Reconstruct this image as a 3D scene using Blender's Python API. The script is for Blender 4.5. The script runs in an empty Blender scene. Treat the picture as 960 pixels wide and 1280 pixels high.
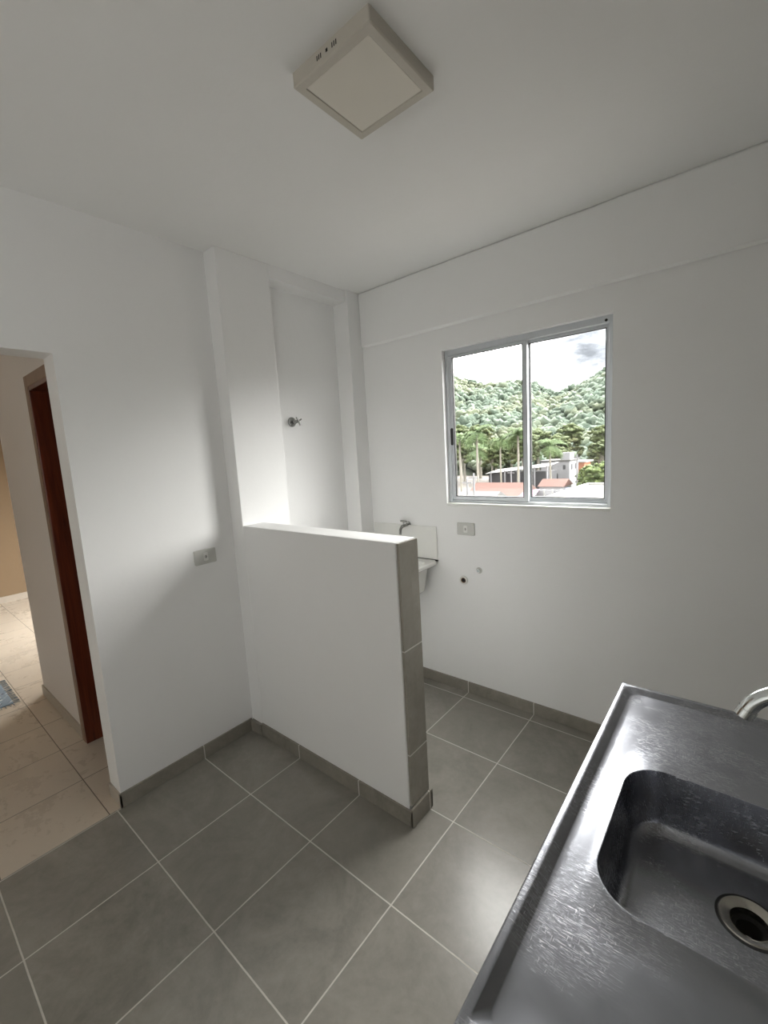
import bpy, bmesh, math, random
import numpy as np
from mathutils import Vector, Matrix, noise
random.seed(7)
PI = math.pi
sc = bpy.context.scene
COL = sc.collection

# ------------------------------------------------------------------ helpers
def tag(o, label=None, cat=None, group=None, kind=None):
    if label: o['label'] = label
    if cat: o['category'] = cat
    if group: o['group'] = group
    if kind: o['kind'] = kind
    return o

def empty(name, loc=(0, 0, 0), parent=None):
    o = bpy.data.objects.new(name, None)
    COL.objects.link(o); o.location = loc; o.empty_display_size = .1
    if parent: o.parent = parent
    return o

def obj(name, bm, m, parent=None, loc=None, smooth=False, bevel=0, seg=2, ang=35):
    """link a bmesh (in world coordinates) as one mesh object, origin at loc or at the parent's place"""
    base = Vector(loc) if loc is not None else Vector((0, 0, 0))
    off = Vector((0, 0, 0))
    p = parent
    while p is not None:
        off += Vector(p.location); p = p.parent
    if loc is None: base = off.copy()
    bmesh.ops.recalc_face_normals(bm, faces=bm.faces)
    bmesh.ops.translate(bm, verts=bm.verts, vec=-base)
    me = bpy.data.meshes.new(name)
    bm.to_mesh(me); bm.free()
    for mm in (m if isinstance(m, (list, tuple)) else [m]): me.materials.append(mm)
    if smooth:
        for f in me.polygons: f.use_smooth = True
        try: me.set_sharp_from_angle(angle=math.radians(ang))
        except Exception: pass
    o = bpy.data.objects.new(name, me); COL.objects.link(o)
    if parent: o.parent = parent
    o.location = base - off
    if bevel:
        b = o.modifiers.new('bevel', 'BEVEL'); b.width = bevel; b.segments = seg
        b.limit_method = 'ANGLE'; b.angle_limit = math.radians(40)
    return o

def box(bm, x0, x1, y0, y1, z0, z1, mi=0):
    vs = [bm.verts.new((x, y, z)) for z in (z0, z1) for x, y in ((x0, y0), (x1, y0), (x1, y1), (x0, y1))]
    for f in ((0, 3, 2, 1), (4, 5, 6, 7), (0, 1, 5, 4), (1, 2, 6, 5), (2, 3, 7, 6), (3, 0, 4, 7)):
        bm.faces.new([vs[i] for i in f]).material_index = mi
    return vs
def bx(*a):
    bm = bmesh.new(); box(bm, *a); return bm
def boxes(l):
    bm = bmesh.new()
    for a in l: box(bm, *a)
    return bm
def prism(bm, pts, z0, z1):
    a = [bm.verts.new((x, y, z0)) for x, y in pts]; b = [bm.verts.new((x, y, z1)) for x, y in pts]
    n = len(pts)
    bm.faces.new(a[::-1]); bm.faces.new(b)
    for i in range(n): bm.faces.new((a[i], a[(i+1) % n], b[(i+1) % n], b[i]))
def frame_dir(d):
    d = Vector(d).normalized()
    up = Vector((0, 0, 1)) if abs(d.z) < .9 else Vector((0, 1, 0))
    u = d.cross(up).normalized(); return u, d.cross(u).normalized()
def tube(bm, pts, rad, n=16, caps=True):
    pts = [Vector(p) for p in pts]
    if not isinstance(rad, (list, tuple)): rad = [rad]*len(pts)
    rings = []; u = None
    for i, p in enumerate(pts):
        d = (pts[min(i+1, len(pts)-1)] - pts[max(i-1, 0)]).normalized()
        if u is None: u, v = frame_dir(d)
        else:
            u = (u - d*u.dot(d)).normalized(); v = d.cross(u)
        rings.append([bm.verts.new(p + (u*math.cos(2*PI*k/n) + v*math.sin(2*PI*k/n))*rad[i]) for k in range(n)])
    for a, b in zip(rings, rings[1:]):
        for k in range(n): bm.faces.new((a[k], a[(k+1) % n], b[(k+1) % n], b[k]))
    if caps: bm.faces.new(rings[0][::-1]); bm.faces.new(rings[-1])
def lathe(bm, c, axis, prof, n=32, closed=False):
    """prof: list of (distance along axis, radius)"""
    c = Vector(c); a = Vector(axis).normalized(); u, v = frame_dir(a)
    rings = []
    for h, r in prof:
        if r < 1e-6: rings.append([bm.verts.new(c + a*h)])
        else: rings.append([bm.verts.new(c + a*h + (u*math.cos(2*PI*k/n) + v*math.sin(2*PI*k/n))*r) for k in range(n)])
    if closed: rings.append(rings[0])
    for A, B in zip(rings, rings[1:]):
        for k in range(n):
            k2 = (k+1) % n
            if len(A) == 1 and len(B) == 1: continue
            if len(A) == 1: bm.faces.new((A[0], B[k2], B[k]))
            elif len(B) == 1: bm.faces.new((A[k], A[k2], B[0]))
            else: bm.faces.new((A[k], A[k2], B[k2], B[k]))
def rrect(x0, x1, y0, y1, r, z, n=10):
    """rounded rectangle loop, 4*n points"""
    out = []
    for cx, cy, a0 in ((x1-r, y1-r, 0), (x0+r, y1-r, PI/2), (x0+r, y0+r, PI), (x1-r, y0+r, 3*PI/2)):
        for k in range(n):
            a = a0 + PI/2*k/(n-1)
            out.append((cx + r*math.cos(a), cy + r*math.sin(a), z))
    return out
def loft(bm, loops, cap0=False, cap1=False):
    R = [[bm.verts.new(p) for p in l] for l in loops]; n = len(R[0])
    for a, b in zip(R, R[1:]):
        for k in range(n): bm.faces.new((a[k], a[(k+1) % n], b[(k+1) % n], b[k]))
    if cap0: bm.faces.new(R[0][::-1])
    if cap1: bm.faces.new(R[-1])
    return R
def copy_tree(o, parent=None):
    c = o.copy(); COL.objects.link(c)
    if parent: c.parent = parent
    for ch in [x for x in bpy.data.objects if x.parent == o]: copy_tree(ch, c)
    return c

# ------------------------------------------------------------------ materials
def nt(name):
    m = bpy.data.materials.new(name); m.use_nodes = True
    t = m.node_tree; b = t.nodes['Principled BSDF']
    return m, t, b
def N(t, k, **kw):
    n = t.nodes.new(k)
    for a, v in kw.items(): setattr(n, a, v)
    return n
def mathn(t, op, a, b=None, c=None):
    n = N(t, 'ShaderNodeMath', operation=op)
    for i, v in enumerate((a, b, c)):
        if v is None: continue
        if isinstance(v, (int, float)): n.inputs[i].default_value = v
        else: t.links.new(v, n.inputs[i])
    return n.outputs[0]
def mixc(t, f, a, b):
    n = N(t, 'ShaderNodeMix', data_type='RGBA')
    for s, v in ((n.inputs[0], f), (n.inputs[6], a), (n.inputs[7], b)):
        if isinstance(v, (int, float)): s.default_value = v
        elif isinstance(v, tuple): s.default_value = (*v[:3], 1)
        else: t.links.new(v, s)
    return n.outputs[2]
def noisen(t, scale, vec=None, detail=4, rough=.55, dist=0):
    n = N(t, 'ShaderNodeTexNoise'); n.inputs['Scale'].default_value = scale
    n.inputs['Detail'].default_value = detail; n.inputs['Roughness'].default_value = rough
    n.inputs['Distortion'].default_value = dist
    if vec is not None: t.links.new(vec, n.inputs['Vector'])
    return n.outputs['Fac']
def ramp(t, f, p0, p1, c0=(0, 0, 0), c1=(1, 1, 1)):
    n = N(t, 'ShaderNodeValToRGB'); e = n.color_ramp.elements
    e[0].position = p0; e[1].position = p1; e[0].color = (*c0, 1); e[1].color = (*c1, 1)
    t.links.new(f, n.inputs[0]); return n.outputs[0]
def bump(t, b, h, strength, dist=.01):
    n = N(t, 'ShaderNodeBump'); n.inputs['Strength'].default_value = strength; n.inputs['Distance'].default_value = dist
    t.links.new(h, n.inputs['Height']); t.links.new(n.outputs[0], b.inputs['Normal'])
def pos(t):      # world position: the building does not move
    return N(t, 'ShaderNodeNewGeometry').outputs['Position']
def simple(name, col, rough=.5, metal=0, var=.06, scale=8, bmp=0, bscale=60, spec=.5):
    m, t, b = nt(name)
    p = pos(t); f = noisen(t, scale, p)
    lo = tuple(c*(1-var) for c in col); hi = tuple(min(1, c*(1+var)) for c in col)
    t.links.new(mixc(t, f, lo, hi), b.inputs['Base Color'])
    b.inputs['Roughness'].default_value = rough; b.inputs['Metallic'].default_value = metal
    b.inputs['Specular IOR Level'].default_value = spec
    if bmp: bump(t, b, noisen(t, bscale, p), bmp, .004)
    return m
def paint(name, col, rough=.62):
    m, t, b = nt(name); p = pos(t)
    f = noisen(t, 1.3, p, 5, .6)
    g = noisen(t, 9, p, 4, .7)
    c = mixc(t, f, tuple(c*.965 for c in col), col)
    c = mixc(t, ramp(t, g, .60, .80), c, tuple(x*.965 for x in col))
    t.links.new(c, b.inputs['Base Color']); b.inputs['Roughness'].default_value = rough
    b.inputs['Specular IOR Level'].default_value = .3
    bump(t, b, mathn(t, 'ADD', noisen(t, 5, p, 3), mathn(t, 'MULTIPLY', noisen(t, 90, p, 3), .12)), .22, .012)
    return m
def tilemat(name, x0, y0, s, tile, grout, w=.0045, rough=.25, axes=(0, 1), veins=.25, off=None, tilt=.006, axis_only=None):
    """square tiles with grout lines at x0+k*s, y0+k*s along the two axes given"""
    m, t, b = nt(name); p = pos(t)
    sp = N(t, 'ShaderNodeSeparateXYZ'); t.links.new(p, sp.inputs[0])
    U, V = sp.outputs[axes[0]], sp.outputs[axes[1]]
    wob = mathn(t, 'MULTIPLY', mathn(t, 'SUBTRACT', noisen(t, 12, p, 2), .5), .0016)
    cu = mathn(t, 'DIVIDE', mathn(t, 'ADD', mathn(t, 'SUBTRACT', U, x0), wob), s)
    cv = mathn(t, 'DIVIDE', mathn(t, 'ADD', mathn(t, 'SUBTRACT', V, y0), wob), s)
    def line(c):
        fr = mathn(t, 'FRACT', c)
        d = mathn(t, 'MINIMUM', fr, mathn(t, 'SUBTRACT', 1.0, fr))
        n = N(t, 'ShaderNodeMapRange', interpolation_type='SMOOTHSTEP')
        t.links.new(d, n.inputs[0]); n.inputs[1].default_value = w/s*.38; n.inputs[2].default_value = w/s*.75
        n.inputs[3].default_value = 1; n.inputs[4].default_value = 0
        return n.outputs[0]
    if axis_only == 0: g = line(cu)
    elif axis_only == 1: g = line(cv)
    else: g = mathn(t, 'MAXIMUM', line(cu), line(cv))
    cell = N(t, 'ShaderNodeCombineXYZ')
    t.links.new(mathn(t, 'FLOOR', cu), cell.inputs[0]); t.links.new(mathn(t, 'FLOOR', cv), cell.inputs[1])
    wn = N(t, 'ShaderNodeTexWhiteNoise'); t.links.new(cell.outputs[0], wn.inputs['Vector'])
    sh = N(t, 'ShaderNodeVectorMath', operation='MULTIPLY_ADD')      # per-tile shift of the veining
    t.links.new(wn.outputs['Color'], sh.inputs[0]); sh.inputs[1].default_value = (7, 7, 7); t.links.new(p, sh.inputs[2])
    f1 = noisen(t, 3.2, sh.outputs[0], 8, .68, 1.2); f2 = noisen(t, 26, sh.outputs[0], 5, .7, .4)
    f = mathn(t, 'ADD', mathn(t, 'MULTIPLY', f1, .7), mathn(t, 'MULTIPLY', f2, .3))
    c = mixc(t, ramp(t, f, .34, .68), tuple(x*(1-veins) for x in tile), tuple(x*(1+veins) for x in tile))
    c2 = mixc(t, mathn(t, 'MULTIPLY', wn.outputs['Value'], .5), c, tile)
    gc = mixc(t, noisen(t, 40, p), tuple(x*.8 for x in grout), grout)
    t.links.new(mixc(t, g, c2, gc), b.inputs['Base Color'])
    r = mathn(t, 'ADD', rough-.06, mathn(t, 'MULTIPLY', f, .12))
    t.links.new(mathn(t, 'ADD', r, mathn(t, 'MULTIPLY', g, .4)), b.inputs['Roughness'])
    # each tile lies with its own very slight tilt
    ct = N(t, 'ShaderNodeVectorMath', operation='SUBTRACT'); t.links.new(wn.outputs['Color'], ct.inputs[0]); ct.inputs[1].default_value = (.5, .5, .5)
    ge = N(t, 'ShaderNodeNewGeometry')
    md = N(t, 'ShaderNodeVectorMath', operation='MULTIPLY_ADD'); t.links.new(ct.outputs[0], md.inputs[0]); md.inputs[1].default_value = (tilt,)*3
    t.links.new(ge.outputs['Normal'], md.inputs[2])
    nm = N(t, 'ShaderNodeVectorMath', operation='NORMALIZE'); t.links.new(md.outputs[0], nm.inputs[0])
    bn = N(t, 'ShaderNodeBump'); bn.inputs['Strength'].default_value = .35; bn.inputs['Distance'].default_value = .002
    t.links.new(mathn(t, 'SUBTRACT', mathn(t, 'MULTIPLY', f, .35), g), bn.inputs['Height'])
    t.links.new(nm.outputs[0], bn.inputs['Normal']); t.links.new(bn.outputs[0], b.inputs['Normal'])
    return m

M = {}
M['wall'] = paint('white_wall_paint', (.88, .88, .875))
M['ceil'] = paint('ceiling_paint', (.88, .88, .87))
M['hallwall'] = paint('hall_paint', (.80, .755, .72))
M['yellow'] = paint('yellow_paint', (.25, .175, .105))
G_T, G_G = (.275, .26, .23), (.66, .63, .57)
M['floor'] = tilemat('grey_floor_tile', -2.288, .582, .45, G_T, G_G)
M['bb_x'] = tilemat('grey_baseboard_tile_x', -2.288, 0, .45, (.27, .25, .215), G_G, axes=(0, 2), axis_only=0)
M['bb_y'] = tilemat('grey_baseboard_tile_y', 1.032, 0, .45, (.27, .25, .215), G_G, axes=(1, 2), axis_only=0)
M['clad'] = tilemat('grey_cladding_tile', 0, .337, .48, (.31, .29, .25), (.66, .63, .58), axes=(1, 2), axis_only=1, w=.005, veins=.2)
M['bounce_cut_tile'] = tilemat('bounce_cut_grey_tile', .0, .0, .30, (.27, .26, .24), (.5, .48, .45), axes=(1, 2), rough=.3, veins=.08)  # grey tile added on the unseen right wall to cut bounced light
M['beige'] = tilemat('beige_floor_tile', -2.685, .55, .405, (.64, .56, .465), (.20, .165, .13), w=.004, rough=.28, veins=.03)
M['beige_bb'] = simple('beige_baseboard', (.47, .42, .36), .35, var=.08)
M['sill'] = simple('white_render', (.82, .82, .80), .6, var=.03)
M['alu'] = simple('painted_aluminium', (.60, .63, .66), .38, metal=.2, var=.03, spec=.5)
M['gasket'] = simple('black_rubber', (.012, .012, .012), .55)
M['plastic'] = simple('white_plastic', (.72, .72, .69), .35, var=.02)
M['plate'] = simple('pale_grey_plastic', (.56, .56, .53), .4, var=.02)
M['lampframe'] = simple('cream_lamp_frame', (.56, .525, .46), .5, var=.02)
M['diffuser'] = simple('cream_diffuser', (.74, .70, .62), .4, var=.015)
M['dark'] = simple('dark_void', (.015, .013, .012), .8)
M['porcelain'] = simple('white_synthetic_marble', (.80, .80, .77), .22, var=.03, scale=5)
M['casing'] = simple('pale_wood_casing', (.27, .18, .125), .5, var=.2, scale=14)
M['pvc'] = simple('brown_pipe', (.30, .19, .12), .5)

def wood():
    m, t, b = nt('mahogany'); p = pos(t)
    mp = N(t, 'ShaderNodeMapping'); t.links.new(p, mp.inputs[0]); mp.inputs['Scale'].default_value = (14, 14, .9)
    f = noisen(t, 2.2, mp.outputs[0], 6, .6, 1.5)
    t.links.new(mixc(t, ramp(t, f, .3, .7), (.055, .010, .004), (.17, .035, .014)), b.inputs['Base Color'])
    b.inputs['Roughness'].default_value = .3
    return m
M['mahogany'] = wood()

def steel():
    m, t, b = nt('scratched_stainless_steel'); p = pos(t)
    b.inputs['Metallic'].default_value = 1
    cloud = noisen(t, 9, p, 6, .65, .4)
    fine = noisen(t, 160, p, 3, .6)
    def scr(sx, sy, ang, sc_, lo, hi):
        mp = N(t, 'ShaderNodeMapping'); t.links.new(p, mp.inputs[0]); mp.inputs['Rotation'].default_value = (0, 0, ang)
        mp.inputs['Scale'].default_value = (sx, sy, 20)
        return ramp(t, noisen(t, sc_, mp.outputs[0], 3, .6, .25), lo, hi)
    s1 = scr(16, 330, .18, 4.2, .58, .68); s2 = scr(14, 280, -.20, 4.8, .60, .69); s3 = scr(260, 16, .5, 4.0, .62, .72)
    s = mathn(t, 'MAXIMUM', mathn(t, 'MAXIMUM', s1, s2), s3)
    patch = ramp(t, noisen(t, 5.5, p, 3, .5), .42, .62)
    s = mathn(t, 'MULTIPLY', s, patch); sb = mathn(t, 'MULTIPLY', mathn(t, 'MAXIMUM', s1, s2), patch)
    c = mixc(t, ramp(t, cloud, .3, .7), (.29, .30, .33), (.37, .38, .415))
    c = mixc(t, mathn(t, 'MULTIPLY', s, .8), c, (.72, .72, .75))
    t.links.new(c, b.inputs['Base Color'])
    r = mathn(t, 'ADD', .23, mathn(t, 'MULTIPLY', cloud, .06))
    t.links.new(mathn(t, 'ADD', r, mathn(t, 'MULTIPLY', s, .05)), b.inputs['Roughness'])
    h = mathn(t, 'ADD', mathn(t, 'MULTIPLY', fine, .5), mathn(t, 'MULTIPLY', sb, .8))
    h = mathn(t, 'ADD', h, mathn(t, 'MULTIPLY', noisen(t, 14, p, 2), .8))
    bump(t, b, h, .12, .001)
    return m
M['steel'] = steel()
def metal(name, col, rough):
    m, t, b = nt(name); b.inputs['Metallic'].default_value = 1
    f = noisen(t, 40, pos(t), 3)
    t.links.new(mixc(t, f, tuple(c*.93 for c in col), col), b.inputs['Base Color']); b.inputs['Roughness'].default_value = rough
    return m
M['chrome'] = metal('chrome', (.72, .75, .75), .16)
M['olddrain'] = metal('dull_drain_steel', (.60, .58, .53), .24)
M['darkchrome'] = metal('tarnished_chrome', (.32, .32, .31), .25)

def glass():
    m = bpy.data.materials.new('window_glass'); m.use_nodes = True; t = m.node_tree
    t.nodes.remove(t.nodes['Principled BSDF']); out = t.nodes['Material Output']
    tr = N(t, 'ShaderNodeBsdfTransparent'); tr.inputs[0].default_value = (.96, .965, .96, 1)
    gl = N(t, 'ShaderNodeBsdfGlossy'); gl.inputs['Roughness'].default_value = .02
    lw = N(t, 'ShaderNodeLayerWeight'); lw.inputs[0].default_value = .5      # Schlick reflectance, the same on both faces of the pane
    fr = mathn(t, 'ADD', .04, mathn(t, 'MULTIPLY', mathn(t, 'POWER', lw.outputs['Facing'], 5.0), .9))
    mx = N(t, 'ShaderNodeMixShader')
    t.links.new(fr, mx.inputs[0]); t.links.new(tr.outputs[0], mx.inputs[1]); t.links.new(gl.outputs[0], mx.inputs[2])
    t.links.new(mx.outputs[0], out.inputs[0]); return m
M['glass'] = glass()

def foliage(name, lo, hi, scale, olive=None, bscale=1.5):
    m, t, b = nt(name)
    tc = N(t, 'ShaderNodeTexCoord').outputs['Object']
    oi = N(t, 'ShaderNodeObjectInfo')
    f = noisen(t, scale, tc, 6, .7)
    c = mixc(t, ramp(t, f, .35, .65), lo, hi)
    if olive: c = mixc(t, ramp(t, noisen(t, scale*.13, tc, 3), .48, .6), c, olive)
    c = mixc(t, mathn(t, 'MULTIPLY', oi.outputs['Random'], .35), c, hi)
    t.links.new(c, b.inputs['Base Color']); b.inputs['Roughness'].default_value = .7
    b.inputs['Specular IOR Level'].default_value = .2
    bump(t, b, noisen(t, bscale, tc, 5, .7), .8, .6)
    return m
M['forest'] = foliage('haze_tinted_forest', (.058, .088, .068), (.105, .135, .098), .35, (.10, .115, .068), 1.2)  # aerial haze put into the colour: paler, bluish greens
M['tree'] = foliage('broadleaf_crown', (.040, .060, .026), (.11, .135, .055), .9, (.11, .115, .055), 2.5)
M['palmleaf'] = foliage('palm_leaf', (.05, .09, .036), (.14, .20, .08), 1.5, None, 3)
M['bush'] = foliage('bright_bush', (.055, .09, .028), (.14, .18, .055), 1.4, None, 3)
M['trunk'] = simple('pale_trunk', (.26, .245, .21), .8, var=.15, scale=2)
M['soil'] = simple('street_ground', (.10, .09, .08), .9, var=.3, scale=.35)
M['render_w'] = simple('weathered_white_render', (.27, .27, .285), .8, var=.3, scale=.6)
M['brickish'] = simple('terracotta_roof', (.085, .036, .026), .8, var=.4, scale=1.6)
M['fibre'] = simple('grey_fibre_roof', (.085, .083, .08), .8, var=.2, scale=.8)
M['whiteroof'] = simple('white_metal_roof', (.36, .36, .35), .6, var=.1, scale=.7)
M['slab'] = simple('yellowish_roof_slab', (.052, .050, .032), .8, var=.35, scale=.35)  # the roof's own yellowish tone, varied by noise
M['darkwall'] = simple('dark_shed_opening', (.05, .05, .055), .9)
M['pink'] = simple('pink_awning', (.25, .14, .23), .7)
M['blue'] = simple('blue_drum', (.10, .14, .45), .6)
M['orange'] = simple('orange_brick', (.45, .20, .12), .8)
M['pole'] = simple('utility_pole', (.20, .20, .21), .8)
def rugm():
    m, t, b = nt('blue_rug_weave'); p = pos(t)
    w = N(t, 'ShaderNodeTexWave', bands_direction='DIAGONAL'); w.inputs['Scale'].default_value = 14; w.inputs['Distortion'].default_value = 5
    t.links.new(p, w.inputs['Vector'])
    v = N(t, 'ShaderNodeTexVoronoi'); v.inputs['Scale'].default_value = 26; t.links.new(p, v.inputs['Vector'])
    c = mixc(t, ramp(t, w.outputs['Fac'], .35, .6), (.07, .085, .12), (.66, .69, .70))
    c = mixc(t, ramp(t, v.outputs['Distance'], .2, .45), c, (.24, .30, .36))
    t.links.new(c, b.inputs['Base Color']); b.inputs['Roughness'].default_value = .95
    return m
M['rug'] = rugm()

# ------------------------------------------------------------------ setting
H = 2.775; YW = 2.46; XR = .335; XL = -2.293; YB = -2.6; XF = -7.35
def struct(o, **k): o['kind'] = 'structure'; return o
struct(obj('floor', bx(-2.295, XR, YB, YW, -.1, 0), M['floor'], loc=(-1, 0, 0)))
struct(obj('floor_hall', bx(XF, -2.295, YB, YW, -.1, 0), M['beige'], loc=(-4.8, 0, 0)))
struct(obj('ceiling', bx(XF-.15, XR+.15, YB-.15, YW+.15, H, H+.15), M['ceil'], loc=(-3, 0, H)))

# window wall, with the window hole and the hole of the unseen living-room window
WX0, WX1, WZ0, WZ1 = -1.507, -.527, 1.283, 2.27
BX0, BX1, BZ1 = -6.25, -5.05, 2.12
yo = YW + .14
wb = boxes([(WX1, XR+.15, YW, yo, -.1, H), (BX1, WX0, YW, yo, -.1, H), (WX0, WX1, YW, yo, -.1, WZ0), (WX0, WX1, YW, yo, WZ1, H),
            (BX0, BX1, YW, yo, BZ1, H), (XF-.15, BX0, YW, yo, -.1, H)])
bmesh.ops.remove_doubles(wb, verts=wb.verts, dist=1e-5)
struct(obj('wall_back', wb, M['wall'], loc=(0, YW, 0)))
# concrete beam standing proud of the wall above the window
struct(obj('trim_1', bx(-2.165, XR, YW-.026, YW, 2.40, H), M['wall'], loc=(-1, YW, 2.4), bevel=.016, seg=1))
KY0, KY1, KZ0, KZ1 = -2.35, -.70, 1.10, 2.15        # unseen window added to fill light on camera-facing surfaces
struct(obj('wall_right', boxes([(XR, XR+.15, YB-.15, KY0, -.1, H), (XR, XR+.15, KY1, YW, -.1, H), (XR, XR+.15, KY0, KY1, -.1, KZ0), (XR, XR+.15, KY0, KY1, KZ1, H)]), M['bounce_cut_tile'], loc=(XR, 0, 0)))
w3 = empty('added_fill_window', (XR+.05, KY0, KZ0)); w3['kind'] = 'structure'
obj('window_frame', boxes([(XR+.05, XR+.09, KY0, KY0+.03, KZ0, KZ1), (XR+.05, XR+.09, KY1-.03, KY1, KZ0, KZ1), (XR+.05, XR+.09, KY0+.03, KY1-.03, KZ0, KZ0+.03), (XR+.05, XR+.09, KY0+.03, KY1-.03, KZ1-.03, KZ1)]), M['alu'], w3)
obj('glass_pane', bx(XR+.068, XR+.072, KY0+.03, KY1-.03, KZ0+.03, KZ1-.03), M['glass'], w3)
struct(obj('wall_front', bx(XF-.15, XR, YB-.15, YB, -.1, H), M['wall'], loc=(-3, YB, 0)))
struct(obj('wall_living', bx(XF-.15, XF, YB, YW, -.1, H), M['yellow'], loc=(XF, 0, 0)))
struct(obj('trim_2', bx(XF, XF+.06, YB, YW, 2.37, H), M['sill'], loc=(XF, 0, 2.4)))
struct(obj('baseboard_living', bx(XF, XF+.012, YB, YW, 0, .08), M['beige_bb'], loc=(XF, 0, 0)))
# left wall: footprint with the corridor jamb, the pilaster, the niche and the corner column
bm = bmesh.new()
prism(bm, [(-2.433, .608), (XL, .608), (XL, 1.6), (-2.303, 1.6), (-2.303, 2.325), (-2.165, 2.325), (-2.165, YW), (-2.433, YW)], 0, H)
box(bm, -2.303, -2.185, 1.695, 2.325, 2.70, H)          # lintel over the niche
box(bm, -2.433, XL, -.62, .608, 2.155, H)               # lintel over the opening
box(bm, -2.433, XL, YB, -.62, 0, H)
struct(obj('wall_left', bm, M['wall'], loc=(XL, 1, 0)))
struct(obj('wall_pilaster', bx(-2.30, -2.185, 1.357, 1.695, 0, H), M['wall'], loc=(-2.25, 1.5, 0), bevel=.004))
# half wall with the tiled end
pw = struct(obj('wall_partition', bx(-2.185, -1.084, 1.357, 1.495, 0, 1.288), M['wall'], loc=(-1.6, 1.42, 0), bevel=.004))
obj('tile_cladding', bx(-1.084, -1.071, 1.364, 1.493, .09, 1.284), M['clad'], parent=pw)
# skirtings of cut floor tile
def bb(name, a, m, loc): struct(obj(name, bx(*a), m, loc=loc, bevel=.0012, seg=1))
bb('baseboard_back', (-2.165, XR, YW-.01, YW, 0, .076), M['bb_x'], (-1, YW, 0))
bb('baseboard_left', (XL, XL+.01, .598, 1.347, 0, .076), M['bb_y'], (XL, 1, 0))
bb('baseboard_jamb', (-2.433, XL+.01, .598, .608, 0, .07), M['beige_bb'], (-2.35, .6, 0))
bb('baseboard_pilaster', (XL+.01, -2.185, 1.337, 1.357, 0, .07), M['bb_x'], (-2.2, 1.35, 0))
bb('baseboard_partition', (-2.185, -1.062, 1.347, 1.357, 0, .078), M['bb_x'], (-1.6, 1.35, 0))
bb('baseboard_end', (-1.071, -1.060, 1.347, 1.505, 0, .09), M['bb_y'], (-1.07, 1.4, 0))
bb('baseboard_laundry', (-2.185, -1.06, 1.495, 1.505, 0, .078), M['bb_x'], (-1.6, 1.5, 0))
bb('baseboard_right', (XR-.01, XR, YB, YW-.01, 0, .076), M['bb_y'], (XR, 0, 0))
# corridor wall with the door hole, and the small room behind it
DX0, DX1, DZ = -3.045, -2.46, 2.125
cw = boxes([(-3.99, DX0, .677, .80, 0, H), (DX0, DX1, .677, .80, DZ, H), (DX1, -2.433, .677, .80, 0, H),
            (-3.99, -3.87, .80, YW, 0, H)])
struct(obj('wall_corridor', cw, M['hallwall'], loc=(-3.5, .7, 0), bevel=.004))
struct(obj('baseboard_corridor', boxes([(-4.0, -3.09, .667, .677, 0, .075), (-4.0, -3.99, .667, YW, 0, .075)]), M['beige_bb'], loc=(-3.5, .67, 0)))

# door 1: casing + leaf swung open into the room
d1 = empty('door_1', (DX0, .677, 0)); d1['kind'] = 'structure'
obj('door_casing', boxes([(DX0-.045, DX0+.008, .665, .677, 0, DZ+.055), (DX1-.008, DX1+.02, .665, .677, 0, DZ+.055), (DX0+.008, DX1-.008, .665, .677, DZ-.006, DZ+.055)]), M['casing'], d1, bevel=.003)
obj('door_jamb', boxes([(DX0, DX0+.028, .667, .80, 0, DZ), (DX1-.02, DX1, .667, .80, 0, DZ), (DX0+.028, DX1-.02, .667, .80, DZ-.028, DZ)]), M['mahogany'], d1, bevel=.003)
lf = obj('door_leaf', bx(DX0+.004, DX0+.04, .803, 1.46, .006, DZ-.03), M['mahogany'], d1, bevel=.003)
bm = bmesh.new(); lathe(bm, (DX0+.04, 1.40, 1.0), (1, 0, 0), [(0, 0), (0, .024), (.006, .024), (.008, .01), (.04, .01), (.045, .018), (.062, .02), (.066, 0)])
obj('door_knob', bm, M['chrome'], lf, smooth=True)

# window 1
w1 = empty('window_1', (WX0, YW+.03, WZ0)); w1['kind'] = 'structure'
fy0, fy1 = YW+.035, YW+.105
fr = obj('window_frame', boxes([(WX0, WX0+.024, fy0, fy1, WZ0+.018, WZ1), (WX1-.024, WX1, fy0, fy1, WZ0+.018, WZ1),
    (WX0+.024, WX1-.024, fy0, fy1, WZ1-.034, WZ1), (WX0+.024, WX1-.024, fy0, fy1, WZ0+.018, WZ0+.034)]), M['alu'], w1, bevel=.0015)
obj('guide_rail', boxes([(WX0+.024, WX1-.024, fy0+.030, fy0+.033, WZ0+.034, WZ0+.046), (WX0+.024, WX1-.024, fy0+.030, fy0+.033, WZ1-.046, WZ1-.034)]), M['alu'], fr)
bm = bmesh.new(); lathe(bm, (-.565, fy0, 2.247), (0, -1, 0), [(0, 0), (0, .007), (.002, .007), (.002, 0)], 12); obj('drain_hole', bm, M['dark'], fr)
obj('sill', bx(WX0, WX1, YW-.002, yo+.03, WZ0, WZ0+.018), M['sill'], w1, bevel=.003)
def mk_sash(x0, x1, y, wl, wr):
    z0, z1 = WZ0+.036, WZ1-.036; wt = .022; d = .024
    s = obj('sash', boxes([(x0, x0+wl, y, y+d, z0, z1), (x1-wr, x1, y, y+d, z0, z1), (x0+wl, x1-wr, y, y+d, z0, z0+wt), (x0+wl, x1-wr, y, y+d, z1-wt*.6, z1)]),
            M['alu'], w1, bevel=.0015)
    gx0, gx1, gz0, gz1 = x0+wl, x1-wr, z0+wt, z1-wt*.6
    g = .005
    obj('glazing_seal', boxes([(gx0, gx0+g, y+.004, y+.020, gz0, gz1), (gx1-g, gx1, y+.004, y+.020, gz0, gz1), (gx0+g, gx1-g, y+.004, y+.020, gz0, gz0+g), (gx0+g, gx1-g, y+.004, y+.020, gz1-g*.4, gz1)]), M['gasket'], s)
    obj('glass_pane', bx(gx0, gx1, y+.010, y+.014, gz0, gz1), M['glass'], s)
    return s
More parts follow.
